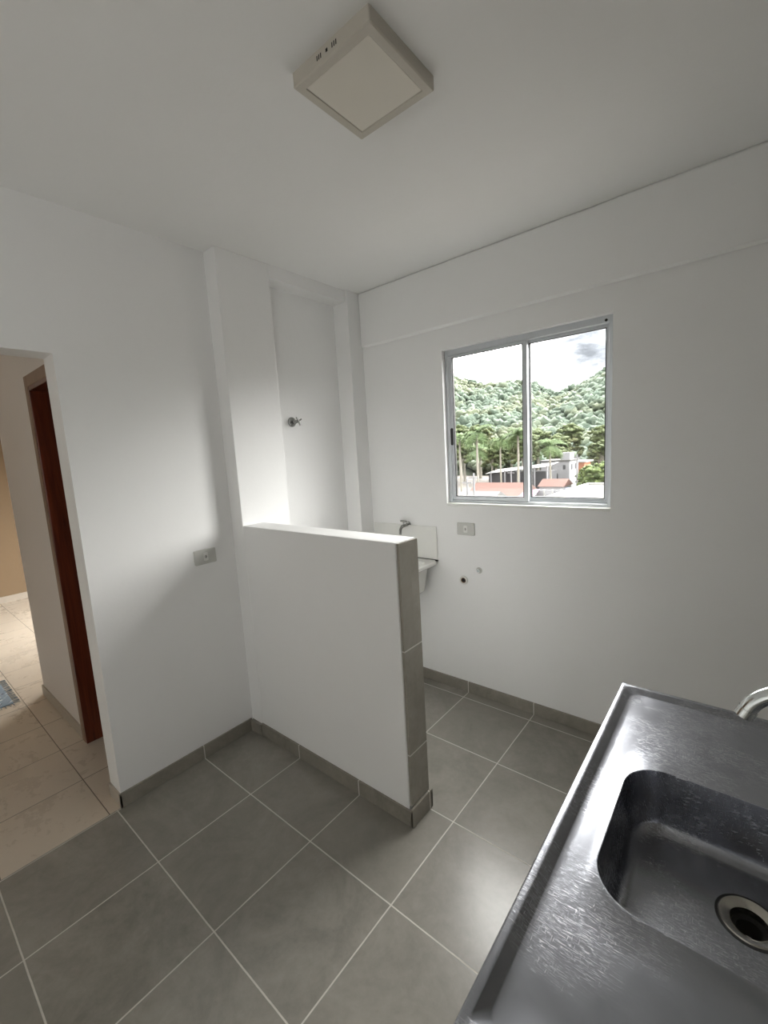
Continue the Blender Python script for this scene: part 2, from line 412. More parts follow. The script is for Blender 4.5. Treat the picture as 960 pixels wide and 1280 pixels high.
sl = mk_sash(WX0+.022, -.974, fy0+.004, .024, .027)
sr = mk_sash(-.998, WX1-.022, fy0+.036, .024, .022)
bm = bmesh.new(); loft(bm, [[(p[0], fy0+.004-d, p[1]) for p in [(x, y) for x, y, _ in rrect(-1.4835, -1.4635, 1.675, 1.785, .0095, 0)]] for d in (0, .004)], True, True)
obj('sash_lock', bm, M['gasket'], sl, smooth=True)

# window 2: unseen living-room window, made door-sized, added to light its floor
w2 = empty('unseen_living_window', (BX0, YW, 0)); w2['kind'] = 'structure'
obj('window_frame', boxes([(BX0, BX0+.04, YW+.04, YW+.10, .02, BZ1), (BX1-.04, BX1, YW+.04, YW+.10, .02, BZ1), (BX0+.04, BX1-.04, YW+.04, YW+.10, BZ1-.04, BZ1), (BX0+.04, BX1-.04, YW+.04, YW+.10, -.02, .02),
    ((BX0+BX1)/2-.03, (BX0+BX1)/2+.03, YW+.05, YW+.09, .02, BZ1-.04)]), M['alu'], w2)
obj('glass_pane', bx(BX0+.04, BX1-.04, YW+.068, YW+.072, .02, BZ1-.04), M['glass'], w2)

# ------------------------------------------------------------------ ceiling light
t = tag(empty('ceiling_light', (-.927, 1.135, H)), 'square cream surface-mounted ceiling light, switched off', 'ceiling light')
x0, x1, y0, y1, zb = -1.077, -.777, .985, 1.285, 2.735
bm = bmesh.new()
loft(bm, [rrect(x0, x1, y0, y1, .004, H, 4), rrect(x0, x1, y0, y1, .004, zb+.003, 4), rrect(x0+.003, x1-.003, y0+.003, y1-.003, .004, zb, 4),
          rrect(x0+.026, x1-.026, y0+.026, y1-.026, .003, zb, 4), rrect(x0+.028, x1-.028, y0+.028, y1-.028, .003, zb+.005, 4)], cap0=True, cap1=True)
obj('housing', bm, M['lampframe'], t)
obj('diffuser', bx(x0+.0285, x1-.0285, y0+.0285, y1-.0285, zb+.0022, zb+.0048), M['diffuser'], t)
obj('vent_slot', boxes([(-.972+k*.0075, -.9690+k*.0075, y0-.0008, y0+.001, 2.750, 2.762) for k in range(3)] +
                       [(-.9355, -.9285, y0-.0008, y0+.001, 2.752, 2.760)] +
                       [(-.912+k*.0075, -.9090+k*.0075, y0-.0008, y0+.001, 2.750, 2.762) for k in range(3)]), M['dark'], t)

# ------------------------------------------------------------------ outlets
def outlet(name, c, axis, label):
    """axis 'x': plate faces +X on the left wall; axis 'y': faces -Y on the window wall"""
    c = Vector(c); t = tag(empty(name, c), label, 'outlet')
    def P(u, v, w):
        return (c.x + w, c.y + u, c.z + v) if axis == 'x' else (c.x + u, c.y - w, c.z + v)
    bm = bmesh.new(); loft(bm, [[P(x, y, d) for x, y, _ in rrect(-.0625+i, .0625-i, -.041+i, .041-i, .006, 0, 5)] for d, i in ((0, 0), (.006, 0), (.009, .003))], True, True)
    obj('cover_plate', bm, M['plate'], t, smooth=True)
    bm = bmesh.new(); loft(bm, [[P(x, y, d) for x, y, _ in rrect(-.013, .013, -.023, .023, .006, 0, 5)] for d in (.009, .0115)], True, True)
    mdl = obj('socket_module', bm, M['plastic'], t, smooth=True)
    bm = bmesh.new()
    lathe(bm, P(0, 0, .0116), (1, 0, 0) if axis == 'x' else (0, -1, 0), [(0, 0), (0, .0095), (.0004, .0095), (.0004, 0)], 6)
    obj('socket_well', bm, M['plate'], mdl)
    for dv in (-.0055, 0, .0055):
        bm = bmesh.new(); lathe(bm, P(.002 if dv == 0 else 0, dv, .0121), (1, 0, 0) if axis == 'x' else (0, -1, 0), [(0, 0), (0, .0024), (.0003, .0024), (.0003, 0)], 10)
        obj('pin_hole', bm, M['dark'], mdl)
    return t
outlet('outlet', (XL, 1.172, 1.141), 'x', 'pale grey power outlet alone on the left wall')
outlet('outlet', (-1.372, YW, 1.135), 'y', 'pale grey power outlet below the window beside the splashback')

# ------------------------------------------------------------------ chrome shower stub in the niche
c = (-2.303, 1.868, 1.886)
t = tag(empty('water_valve', c), 'small chrome valve sticking out of the niche wall', 'valve')
bm = bmesh.new(); lathe(bm, c, (1, 0, 0), [(0, 0), (0, .032), (.006, .031), (.016, .022), (.02, .014), (.02, 0)]); obj('escutcheon', bm, M['darkchrome'], t, smooth=True)
bm = bmesh.new(); tube(bm, [(c[0]+.018, c[1], c[2]), (c[0]+.07, c[1], c[2])], [.012, .009]); obj('stem', bm, M['darkchrome'], t, smooth=True)
bm = bmesh.new()
for a in (.5, .5+PI/2):
    dy, dz = math.cos(a)*.03, math.sin(a)*.03
    tube(bm, [(c[0]+.066, c[1]-dy, c[2]-dz), (c[0]+.07, c[1], c[2]), (c[0]+.066, c[1]+dy, c[2]+dz)], [.0045, .006, .0045], 8)
obj('handle', bm, M['darkchrome'], t, smooth=True)

# ------------------------------------------------------------------ laundry tub
t = tag(empty('laundry_tub', (-1.87, 2.44, .62)), 'white laundry tub hung on the wall behind the tiled half wall', 'laundry tub')
bm = bmesh.new()
rx0, rx1, ry0, ry1, rz = -2.14, -1.59, 2.0, 2.452, .902
loft(bm, [rrect(-2.06, -1.70, 2.10, 2.37, .05, .66), rrect(-2.10, -1.655, 2.05, 2.40, .05, .70), rrect(-2.12, -1.63, 2.02, 2.415, .05, .865),
          rrect(rx0+.01, rx1-.012, ry0+.01, ry1, .03, .868), rrect(rx0, rx1, ry0, ry1, .035, .878), rrect(rx0, rx1, ry0, ry1, .035, .893), rrect(rx0+.008, rx1-.008, ry0+.008, ry1-.002, .032, rz),
          rrect(rx0+.035, rx1-.035, ry0+.035, ry1-.075, .04, rz), rrect(rx0+.045, rx1-.045, ry0+.045, ry1-.085, .04, rz-.012),
          rrect(rx0+.06, rx1-.06, ry0+.06, ry1-.10, .05, .73), rrect(rx0+.10, rx1-.10, ry0+.10, ry1-.14, .05, .70)], True, True)
basin = obj('basin', bm, M['porcelain'], t, smooth=True)
bm = bmesh.new()
for k in range(6): tube(bm, [(rx0+.07, ry0+.065+k*.022, rz-.03-k*.012), (rx1-.07, ry0+.065+k*.022, rz-.03-k*.012)], .006, 8)
obj('washboard', bm, M['porcelain'], basin, smooth=True)
for x in (-2.05, -1.72):
    obj('wall_bracket', boxes([(x-.012, x+.012, 2.40, YW, .845, .868), (x-.012, x+.012, 2.445, YW, .74, .845)]), M['alu'], t)
obj('back_gap_strip', bx(rx0+.03, rx1-.004, 2.449, YW, .895, .9035), M['gasket'], t)  # dark strip stands in for the shaded gap behind the tub
tag(obj('splashback', bx(-2.15, -1.596, YW-.009, YW, .906, 1.135), M['porcelain'], bevel=.0015, loc=(-1.87, YW, .906)),
    'plain white splashback panel fixed above the laundry tub', 'splashback')
c = (-1.835, YW-.009, 1.135)
t = tag(empty('laundry_tap', c), 'dark chrome tap on the wall above the laundry tub', 'tap')
bm = bmesh.new(); lathe(bm, (c[0], YW, c[2]), (0, -1, 0), [(0, 0), (0, .024), (.006, .022), (.008, .01), (.05, .01), (.055, 0)])
tube(bm, [(c[0], YW-.05, c[2]), (c[0], YW-.075, c[2]-.002), (c[0], YW-.095, c[2]-.02), (c[0], YW-.10, c[2]-.055)], [.012, .011, .010, .009])
obj('tap_body', bm, M['darkchrome'], t, smooth=True)
bm = bmesh.new(); tube(bm, [(c[0], YW-.055, c[2]+.008), (c[0], YW-.055, c[2]+.03)], .006, 10); tube(bm, [(c[0]-.026, YW-.055, c[2]+.033), (c[0]+.026, YW-.055, c[2]+.033)], .006, 10)
obj('handle', bm, M['darkchrome'], t, smooth=True)

# washing-machine connections
c = (-1.287, YW, .870)
t = tag(empty('water_outlet', c), 'small capped water outlet high on the wall under the window', 'pipe fitting')
bm = bmesh.new(); lathe(bm, c, (0, -1, 0), [(0, 0), (0, .021), (.002, .020), (.003, .015), (.003, 0)], 24); obj('wall_collar', bm, M['plate'], t, smooth=True)
bm = bmesh.new(); lathe(bm, (c[0], c[1]-.003, c[2]), (0, -1, 0), [(0, 0), (0, .010), (.012, .010), (.012, .006), (.003, .005), (.003, 0)], 16); obj('threaded_cap', bm, M['chrome'], t, smooth=True)
c = (-1.40, YW, .789)
t = tag(empty('drain_outlet', c), 'open round drain pipe end in the wall, left of the capped outlet', 'pipe fitting')
bm = bmesh.new(); lathe(bm, c, (0, -1, 0), [(0, .0), (0, .030), (.008, .0285), (.009, .019), (.001, .018), (.001, 0)], 24); obj('pipe_rim', bm, M['plastic'], t, smooth=True)
bm = bmesh.new(); lathe(bm, (c[0], c[1]-.001, c[2]), (0, -1, 0), [(0, .0178), (.0075, .0178), (.0075, .0155), (.0004, .015), (.0004, 0)], 24); obj('pipe_bore', bm, M['pvc'], t, smooth=True)
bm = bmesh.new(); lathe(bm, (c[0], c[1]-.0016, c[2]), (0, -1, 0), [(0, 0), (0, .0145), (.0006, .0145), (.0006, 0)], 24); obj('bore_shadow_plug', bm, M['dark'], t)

# ------------------------------------------------------------------ stainless sink top
cx0, cx1, cy0, cy1, zt = -.268, XR-.001, .400, 1.440, .900
t = tag(empty('sink_top', (cx0, .9, .87)), 'scratched stainless steel sink top with raised rim in the foreground', 'sink')
bx0, bx1, by0, by1 = -.178, .262, .702, 1.088
cxd, cyd, zd, rd = .0445, .943, .750, .0492
def circle_loop(cx, cy, r, z, n=10):
    out = []
    for q in range(4):
        for k in range(n):
            a = q*PI/2 + PI/2*k/(n-1)*.999
            out.append((cx + r*math.cos(a), cy + r*math.sin(a), z))
    return out
zi = zt-.011
bm = bmesh.new()
L = [rrect(cx0+.012, cx1-.012, cy0+.012, cy1-.012, .004, zt-.032), rrect(cx0, cx1, cy0, cy1, .004, zt-.032), rrect(cx0, cx1, cy0, cy1, .004, zt-.003), rrect(cx0+.0012, cx1-.0012, cy0+.0012, cy1-.0012, .004, zt-.0008),
     rrect(cx0+.004, cx1-.004, cy0+.004, cy1-.004, .006, zt),
     rrect(cx0+.013, cx1-.013, cy0+.013, cy1-.013, .012, zt), rrect(cx0+.016, cx1-.016, cy0+.016, cy1-.016, .016, zt-.001),
     rrect(cx0+.030, cx1-.030, cy0+.030, cy1-.030, .030, zi+.001), rrect(cx0+.033, cx1-.033, cy0+.033, cy1-.033, .032, zi)]
for k in (.25, .5, .75):     # pan between rim and bowl
    a = rrect(cx0+.033, cx1-.033, cy0+.033, cy1-.033, .032, zi); b = rrect(bx0-.006, bx1+.006, by0-.006, by1+.006, .086, zi)
    L.append([tuple(p*(1-k)+q*k for p, q in zip(u, v)) for u, v in zip(a, b)])
L += [rrect(bx0-.006, bx1+.006, by0-.006, by1+.006, .086, zi), rrect(bx0-.003, bx1+.003, by0-.003, by1+.003, .083, zi+.0012), rrect(bx0-.001, bx1+.001, by0-.001, by1+.001, .081, zi+.0006), rrect(bx0, bx1, by0, by1, .080, zi-.003)]
hb = zi-zd; ri = .030
for k in range(7):
    a = k/6*PI/2; ins = .012 + ri*(1-math.cos(a)); z = zd+.003+ri*(1-math.sin(a))
    L.append(rrect(bx0+ins, bx1-ins, by0+ins, by1-ins, max(.03, .078-ins*.55), z))
base = L[-1]; dl = circle_loop(cxd, cyd, rd+.001, zd)
for k in (.35, .7): L.append([tuple(p*(1-k)+q*k for p, q in zip(u, v)) for u, v in zip(base, dl)])
L += [dl]
loft(bm, L)
sh = obj('steel_top', bm, M['steel'], t, smooth=True, ang=50)
bm = bmesh.new(); lathe(bm, (cxd, cyd, zd), (0, 0, 1), [(-.004, rd+.0035), (.0008, rd+.0035), (.0012, rd-.001), (-.004, rd-.001)], 48, closed=True)
obj('drain_gasket', bm, M['gasket'], t, smooth=True)
bm = bmesh.new(); lathe(bm, (cxd, cyd, zd), (0, 0, 1), [(-.003, rd-.001), (.0015, rd-.001), (.0032, rd-.003), (.0025, rd-.007), (-.0005, .0335), (-.003, .0300), (-.012, .0288), (-.05, .027), (-.05, .0255), (-.012, .027), (-.006, .0285)], 48)
dr = obj('drain_flange', bm, M['olddrain'], t, smooth=True)
bm = bmesh.new(); lathe(bm, (cxd, cyd, zd), (0, 0, 1), [(-.0145, .0268), (-.018, .020), (-.05, .0185), (-.052, 0)], 32)
obj('drain_cup', bm, M['dark'], dr, smooth=True)
bm = bmesh.new(); lathe(bm, (cxd, cyd, zd-.05), (0, 0, -1), [(0, 0), (0, .03), (.03, .03), (.034, .022), (.25, .022), (.25, 0)], 24)
obj('waste_pipe', bm, M['plastic'], t, smooth=True)
for y in (.46, 1.36):
    obj('support_bracket', boxes([(cx0+.06, XR, y-.015, y+.015, zt-.055, zt-.030), (XR-.02, XR, y-.015, y+.015, .66, zt-.055)]), M['alu'], t)

# kitchen faucet on the right wall, spout arching over the bowl
ys = .80
t = tag(empty('kitchen_faucet', (XR, ys, 1.21)), 'chrome wall faucet whose arched spout hangs over the sink bowl', 'faucet')
bm = bmesh.new(); lathe(bm, (XR, ys, 1.20), (-1, 0, 0), [(0, 0), (0, .030), (.008, .028), (.012, .017), (.055, .017), (.062, .013), (.062, 0)])
obj('faucet_body', bm, M['chrome'], t, smooth=True)
ctrl = [(.275, 1.205), (.27, 1.27), (.245, 1.325), (.195, 1.352), (.14, 1.348), (.09, 1.318), (.055, 1.285), (.036, 1.270), (.0245, 1.256), (.0155, 1.236)]
pts = []
for i in range(len(ctrl)-1):
    p0 = ctrl[max(i-1, 0)]; p1 = ctrl[i]; p2 = ctrl[i+1]; p3 = ctrl[min(i+2, len(ctrl)-1)]
    for k in range(5):
        s = k/5
        pts.append(tuple(.5*((2*b) + (-a+c_)*s + (2*a-5*b+4*c_-d)*s*s + (-a+3*b-3*c_+d)*s**3) for a, b, c_, d in zip(p0, p1, p2, p3)))
pts.append(ctrl[-1]); npt = len(pts)
bm = bmesh.new(); tube(bm, [(x, ys, z) for x, z in pts], [.011 + .0004*math.sin(i/npt*PI) for i in range(npt)], 24)
sp_ = obj('spout', bm, M['chrome'], t, smooth=True)
bm = bmesh.new(); lathe(bm, (.0155, ys, 1.236), (-.40, 0, -.92), [(-.012, .0112), (-.012, .0122), (.001, .0122), (.001, .0095), (-.004, .009), (-.004, 0)], 24); obj('aerator', bm, M['chrome'], sp_, smooth=True)
bm = bmesh.new(); tube(bm, [(.295, ys, 1.21), (.295, ys-.035, 1.215), (.29, ys-.09, 1.235)], [.009, .007, .005], 12); obj('lever', bm, M['chrome'], t, smooth=True)

# ------------------------------------------------------------------ rug
t = tag(empty('rug', (-4.25, .0, 0)), 'blue and white woven rug with fringe on the beige floor', 'rug')
rg = obj('woven_field', bx(-4.56, -4.03, -.75, .50, 0, .008), M['rug'], t, bevel=.003)
bm = bmesh.new()
for k in range(60):
    y = -.74 + k*1.23/59
    for sgn, x in ((1, -4.03), (-1, -4.56)):
        a = random.uniform(-.012, .012)
        tube(bm, [(x-.002*sgn, y, .005), (x+.018*sgn, y+a*.5, .004), (x+.038*sgn, y+a, .0025)], .0025, 5)
for k in range(26):
    x = -4.555 + k*.52/25
    for sgn, y in ((1, .50), (-1, -.75)):
        a = random.uniform(-.012, .012)
        tube(bm, [(x, y-.002*sgn, .005), (x+a*.5, y+.018*sgn, .004), (x+a, y+.038*sgn, .0025)], .0025, 5)
tag(obj('fringe', bm, M['rug'], t), kind='stuff')

# ------------------------------------------------------------------ outside
GZ = -7.0
def ico(sub):
    b = bmesh.new(); bmesh.ops.create_icosphere(b, subdivisions=sub, radius=1)
    v = np.array([tuple(x.co) for x in b.verts]); f = np.array([[x.index for x in p.verts] for p in b.faces]); b.free()
    return v, f
ICO1, ICO2 = ico(2), ico(3)
rng = np.random.default_rng(3)
def blobs(name, specs, m, base=ICO1, jit=.14, smooth=False, extra=None):
    """specs: (x,y,z,rx,ry,rz) rows"""
    v0, f0 = base; V = []; F = []; n = 0
    for (x, y, z, a, b, c) in specs:
        k = rng.uniform(.5, 3, 3); ph = rng.uniform(0, 6.28, 3)
        s = 1 + .16*np.sin(v0@np.array([3.1, 1.7, 2.3])*1.3+ph[0]) + .10*np.sin(v0@np.array([-4.2, 3.3, 1.1])+ph[1]) + rng.uniform(-jit, jit, len(v0))
        V.append(v0*s[:, None]*np.array([a, b, c]) + np.array([x, y, z])); F.append(f0+n); n += len(v0)
    V = np.concatenate(V); F = np.concatenate(F)
    me = bpy.data.meshes.new(name); me.vertices.add(len(V)); me.vertices.foreach_set('co', V.ravel())
    me.loops.add(F.size); me.loops.foreach_set('vertex_index', F.ravel().astype(np.int32))
    me.polygons.add(len(F)); me.polygons.foreach_set('loop_start', np.arange(0, F.size, 3, dtype=np.int32))
    me.update(calc_edges=True); me.validate(); me.materials.append(m)
    return me
def link(name, me, loc=(0, 0, 0), parent=None):
    o = bpy.data.objects.new(name, me); COL.objects.link(o); o.location = loc
    if parent: o.parent = parent
    return o

RX = [-320, -200, -151, -132, -118, -105, -97, -91, -87, -80, -74, -64, -56, -40, 0, 120]
RZ = [58, 50, 48.5, 43, 41.5, 39.4, 37, 33.7, 31, 31, 32.6, 35.3, 39, 47, 62, 70]
def hill(x, y):
    X = x*260/max(y, 60)
    r = np.interp(X, RX, RZ)*min(1.0, 1.0) - 5.5
    tt = min(max((y-118)/(258-118), 0), 1.15); s = tt**1.15
    z = GZ + (r-GZ)*s
    z += (noise.noise(Vector((x*.028, y*.028, 3)))*7 + noise.noise(Vector((x*.06, y*.05, 9)))*2.5)*min(1, tt*3)*(1-.75*max(0, (tt-.7)/.45))
    if y > 262: z -= (y-262)*.5
    return z
bm = bmesh.new(); gx = np.linspace(-330, 130, 70); gy = np.linspace(112, 330, 40)
vs = [[bm.verts.new((x, y, hill(x, y)-.5)) for x in gx] for y in gy]
for j in range(len(gy)-1):
    for i in range(len(gx)-1): bm.faces.new((vs[j][i], vs[j][i+1], vs[j+1][i+1], vs[j+1][i]))
struct(obj('ground_hills', bm, M['forest'], loc=(-100, 200, 0), smooth=True, ang=180))
struct(obj('ground', bx(-220, 120, 3.2, 125, GZ-.5, GZ), M['soil'], loc=(-50, 60, GZ)))

specs = []
y = 120.0
while y < 266:
    st = 2.3
    x = -.82*y
    while x < .12*y:
        xx, yy = x+rng.uniform(-1.8, 1.8), y+rng.uniform(-1.8, 1.8)
        r = rng.uniform(1.0, 2.0)*(1.0 if rng.random() > .12 else 1.35)
        specs.append((xx, yy, hill(xx, yy)+r*.55+1.2+rng.uniform(-.4, 1.2), r, r, r*rng.uniform(.75, 1.15)))
        x += st
    y += 2.2
o = link('forest_canopy', blobs('forest_canopy', specs, M['forest'], ICO1, .26)); o['kind'] = 'stuff'
tag(o, 'dense green forest covering the hillsides beyond the window', 'forest')

# broad trees at the foot of the hills
def make_tree(h, w, flat, n, mat, seed, name='broadleaf_tree', fine=.85):
    global rng
    rng = np.random.default_rng(seed)
    t = empty(name, (0, 0, 0)); sp = []
    for k in range(n):
        a = rng.uniform(0, 2*PI); rr = w*math.sqrt(rng.random())*.85
        zz = h - flat*(.25+rng.random()*.75)*(.35+rr/w) 
        r = rng.uniform(.13, .24)*w*fine
        sp.append((rr*math.cos(a), rr*math.sin(a), zz, r, r, r*.75))
    link('crown', blobs('crown', sp, mat, ICO1, .3), parent=t)
    bm = bmesh.new(); tube(bm, [(0, 0, 0), (.1, 0, h*.4), (.3, .1, h*.75)], [.35, .26, .15], 8)
    for a in (0.3, 2.4, 4.4): tube(bm, [(.1, 0, h*.4), (math.cos(a)*w*.3, math.sin(a)*w*.3, h*.65), (math.cos(a)*w*.5, math.sin(a)*w*.5, h*.8)], [.18, .12, .06], 6)
    obj('trunk', bm, M['trunk'], t, smooth=True)
    return t
protos = [make_tree(13, 3.4, 6, 140, M['tree'], 11), make_tree(12, 3.3, 6, 130, M['tree'], 12), make_tree(13.5, 3.3, 7, 140, M['tree'], 13)]
rr = random.Random(5); first = [True]*3
spots = []
for row, (Y, n, dz) in enumerate(((108, 8, 0), (99, 7, -.8), (90, 7, -2.2))):
    for k in range(n):
        f = (k + rr.uniform(.4, .6))/n
        spots.append((-.68*Y + f*.56*Y, Y + rr.uniform(-.8, .8), dz + rr.uniform(-1.2, 1.2), row))
for i, (x, y, dz, row) in enumerate(spots):
    k = rr.randrange(3)
    o = protos[k] if first[k] else copy_tree(protos[k]); first[k] = False
    o.location = (x, y, GZ); s = (13+dz)/13 * rr.uniform(.9, 1.08); o.scale = (s*1.05, s*1.05, s); o.rotation_euler.z = rr.uniform(0, 6.28)
    tag(o, ['broad rounded green tree at the foot of the forested hills', 'broad rounded green tree in front of the hill-foot row', 'lower broad green tree behind the town roofs'][row], 'tree', ['trees at the foot of the hills', 'trees in front of the hill-foot row', 'trees behind the roofs'][row])

# palms
def make_palm(h, seed, n=17, L=3.2):
    r = random.Random(seed); t = empty('palm_tree', (0, 0, 0))
    bm = bmesh.new(); tube(bm, [(0, 0, 0), (.05, 0, h*.3), (.12, .05, h*.7), (.1, 0, h)], [.24, .17, .15, .13], 10); obj('trunk', bm, M['trunk'], t, smooth=True)
    bm = bmesh.new()
    for k in range(n):
        a = 2*PI*k/n + r.uniform(-.15, .15); el = r.uniform(-.15, 1.15); ln = L*r.uniform(.85, 1.1)
        d = Vector((math.cos(a), math.sin(a), 0)); side = Vector((-d.y, d.x, 0)); pr = []
        p = Vector((.1, 0, h)); e = el
        for s in range(9):
            pr.append(p.copy()); p = p + (d*math.cos(e) + Vector((0, 0, 1))*math.sin(e))*ln/8; e -= .24
        tube(bm, pr, [.04-.003*s for s in range(9)], 4)
        for s in range(1, 9):
            wdt = .95*math.sin(PI*(s+.6)/9.6)*r.uniform(.85, 1.1)
            for sg in (-1, 1):
                for q in (0, .5):
                    b = pr[s-1].lerp(pr[s], q) if s < 9 else pr[-1]
                    tip = b + side*sg*wdt + d*.35 + Vector((0, 0, -.38*wdt - r.uniform(0, .15)))
                    b2 = b + (pr[s]-pr[s-1])*.42
                    bm.faces.new([bm.verts.new(b), bm.verts.new(b2), bm.verts.new(tip)])
    me = obj('crown', bm, M['palmleaf'], t)
    return t
pp = [make_palm(10.2, 1), make_palm(8.8, 2), make_palm(11.2, 3)]
fp = [True]*3
for (x, y, s, k, lb) in ((-34.0, 60, .98, 0, 'leftmost palm tree seen through the left window pane'), (-29.6, 57, .95, 2, 'tall palm with a pale straight trunk, left pane'),
        (-34.6, 66.8, .92, 1, 'shorter palm standing just behind the tall palm, left pane'), (-24.9, 60, .98, 0, 'palm tree just left of the middle window stile'), (-29.4, 64.3, .85, 2, 'palm between the tall pale-trunked palm and the middle stile'),
        (-21.7, 64.4, .93, 1, 'palm tree beside the white house, right pane')):
    o = pp[k] if fp[k] else copy_tree(pp[k]); fp[k] = False
    o.location = (x, y, GZ); o.scale = (s, s, s); o.rotation_euler.z = x
    tag(o, lb, 'palm tree', 'palms beyond the window')

# bright bushes on the right
bp_ = make_tree(5.2, 2.6, 4, 220, M['bush'], 21, 'leafy_bush', .6); fb = True
for (x, y, s, lb) in ((-17.6, 70.5, 1.0, 'bright green leafy bush right of the white house'), (-14.3, 61, 1.2, 'tall yellow-green leafy bush near the right window edge'), (-15.4, 76.8, 1.15, 'farther leafy bush showing above the right-hand bushes'),
        (-16.6, 54, .5, 'low bush behind the flat roof'), (-16.2, 46.3, .5, 'small bush left of the low flat roof'), (-18.9, 32.9, .7, 'bush beside the grey shed, lower left pane'), (-24.7, 41.6, .75, 'bush at the lower left corner of the window')):
    o = bp_ if fb else copy_tree(bp_); fb = False
    o.location = (x, y, GZ); o.scale = (s, s, s); o.rotation_euler.z = x*3
    tag(o, lb, 'bush')

# buildings
def house(name, loc, label, cat='building'):
    return tag(empty(name, loc), label, cat)
def win(bm_l, parent):
    for a in bm_l: obj('window', bx(*a), M['darkwall'], parent)
t = house('white_house', (-24.2, 76, GZ), 'white two-storey house with a small roof tower')
obj('walls', boxes([(-26.6, -22.0, 74, 79, GZ, -1.55)]), M['render_w'], t)
obj('roof', boxes([(-26.8, -21.8, 73.8, 79.2, -1.55, -1.35)]), M['fibre'], t)
obj('roof_tower', boxes([(-23.6, -22.1, 74.6, 77, -1.35, -.2)]), M['render_w'], t)
win([(-25.9, -25.55, 73.95, 74, -5.6, -3.3), (-25.0, -24.75, 73.95, 74, -5.6, -2.4), (-24.3, -23.8, 73.95, 74, -5.4, -3.6), (-22.0, -21.95, 75, 75.6, -3, -2.1), (-22.0, -21.95, 77, 77.6, -3, -2.1), (-23.0, -22.6, 73.95, 74, -2.9, -2.2), (-23.0, -22.6, 73.95, 74, -5.2, -4.4)], t)
t = house('small_house', (-22.5, 82, GZ), 'small house with a pale flat roof right of the white house')
obj('walls', boxes([(-23.2, -21.3, 80, 84, GZ, -2.1)]), M['orange'], t); obj('roof', boxes([(-23.5, -20.9, 79.6, 84.4, -2.1, -1.85)]), M['whiteroof'], t)
win([(-22.8, -22.3, 79.95, 80, -4.4, -3.2), (-21.9, -21.5, 79.95, 80, -4.4, -3.2)], t)
t = house('long_shed', (-26, 68, GZ), 'long open shed with a white sheet roof, left of the white house')
bm = bmesh.new(); vs = [bm.verts.new(p) for p in ((-33, 66, -2.9), (-22.6, 66, -1.9), (-22.6, 71, -1.5), (-33, 71, -2.5))]; bm.faces.new(vs); bmesh.ops.solidify(bm, geom=bm.faces[:], thickness=.22)
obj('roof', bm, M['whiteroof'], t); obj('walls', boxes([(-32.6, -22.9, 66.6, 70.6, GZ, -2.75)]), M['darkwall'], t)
for x in (-32, -29.6, -27.2, -24.8, -22.9): obj('post', bx(x-.1, x+.1, 66.1, 66.3, GZ, -2.7+(x+33)*.09), M['render_w'], t)
def gable(name, x0, x1, y0, y1, ze, zr, mw, mr, label):
    t = house(name, ((x0+x1)/2, (y0+y1)/2, GZ), label)
    obj('walls', bx(x0+.2, x1-.2, y0+.2, y1-.2, GZ, ze), mw, t)
    bm = bmesh.new(); ym = (y0+y1)/2
    p = [(x0, y0, ze-.05), (x1, y0, ze-.05), (x1, ym, zr), (x0, ym, zr), (x1, y1, ze-.05), (x0, y1, ze-.05)]; v = [bm.verts.new(q) for q in p]
    for f in ((0, 1, 2, 3), (3, 2, 4, 5), (1, 4, 2), (0, 3, 5), (0, 5, 4, 1)): bm.faces.new([v[i] for i in f])
    obj('roof', bm, mr, t); 
    n = max(2, int((x1-x0)/1.6))
    for k in range(n):
        xx = x0+.5+(x1-x0-1)*(k+.3)/n; obj('window', bx(xx, xx+.5, y0+.15, y0+.2, ze-1.5, ze-.5), M['darkwall'], t)
    return t
gable('red_roof_house', -27.5, -20.2, 50, 55, -4.2, -3.1, M['render_w'], M['brickish'], 'long house with a faded red tiled roof')
gable('brick_house', -20.6, -17.6, 44, 48, -4.2, -3.3, M['orange'], M['brickish'], 'low brick house with a red roof behind the middle stile')
gable('grey_roof_shed', -22.9, -18.6, 38, 43, -3.8, -2.9, M['render_w'], M['fibre'], 'shed with a grey sheet roof at lower left of the window')
gable('far_red_house', -21.0, -17.6, 57, 61, -4.0, -3.2, M['render_w'], M['brickish'], 'red-roofed house in front of the white house')
t = house('flat_roof_building', (-10, 42, GZ), 'low white building with a yellowish flat roof')
obj('walls', bx(-13.0, -5.5, 36.2, 50, GZ, -3.3), M['render_w'], t)
obj('roof', bx(-12.7, -5.8, 36.5, 49.7, -3.3, -3.12), M['slab'], t)
obj('parapet', boxes([(-13.1, -5.4, 36.0, 36.3, -3.3, -2.95), (-13.1, -12.8, 36.3, 50.1, -3.3, -2.95), (-12.8, -5.4, 49.8, 50.1, -3.3, -2.9), (-5.7, -5.4, 36.3, 49.8, -3.3, -2.9)]), M['whiteroof'], t)
gable('red_tile_roof', -10.2, -5.5, 29.5, 33.5, -3.5, -2.85, M['render_w'], M['brickish'], 'edge of a red tiled roof at the bottom right of the window')
gable('narrow_house', -26.6, -24.0, 44.5, 48.5, -4.7, -3.9, M['render_w'], M['fibre'], 'narrow pale house behind the two thin poles, left pane')
gable('workshop', -18.4, -15.9, 49.5, 52.5, -4.3, -3.9, M['orange'], M['whiteroof'], 'low brick workshop with a white roof beside the pink awning')
t = house('yard_wall', (-15, 43, GZ), 'pale panelled yard wall between the red roofs and the flat roof', 'wall')
obj('wall_panel', bx(-16.9, -13.4, 43, 43.2, GZ, -3.0), M['render_w'], t)
for k in range(5): obj('pier', bx(-16.9+k*.83, -16.75+k*.83, 42.9, 43, GZ, -2.9), M['whiteroof'], t)
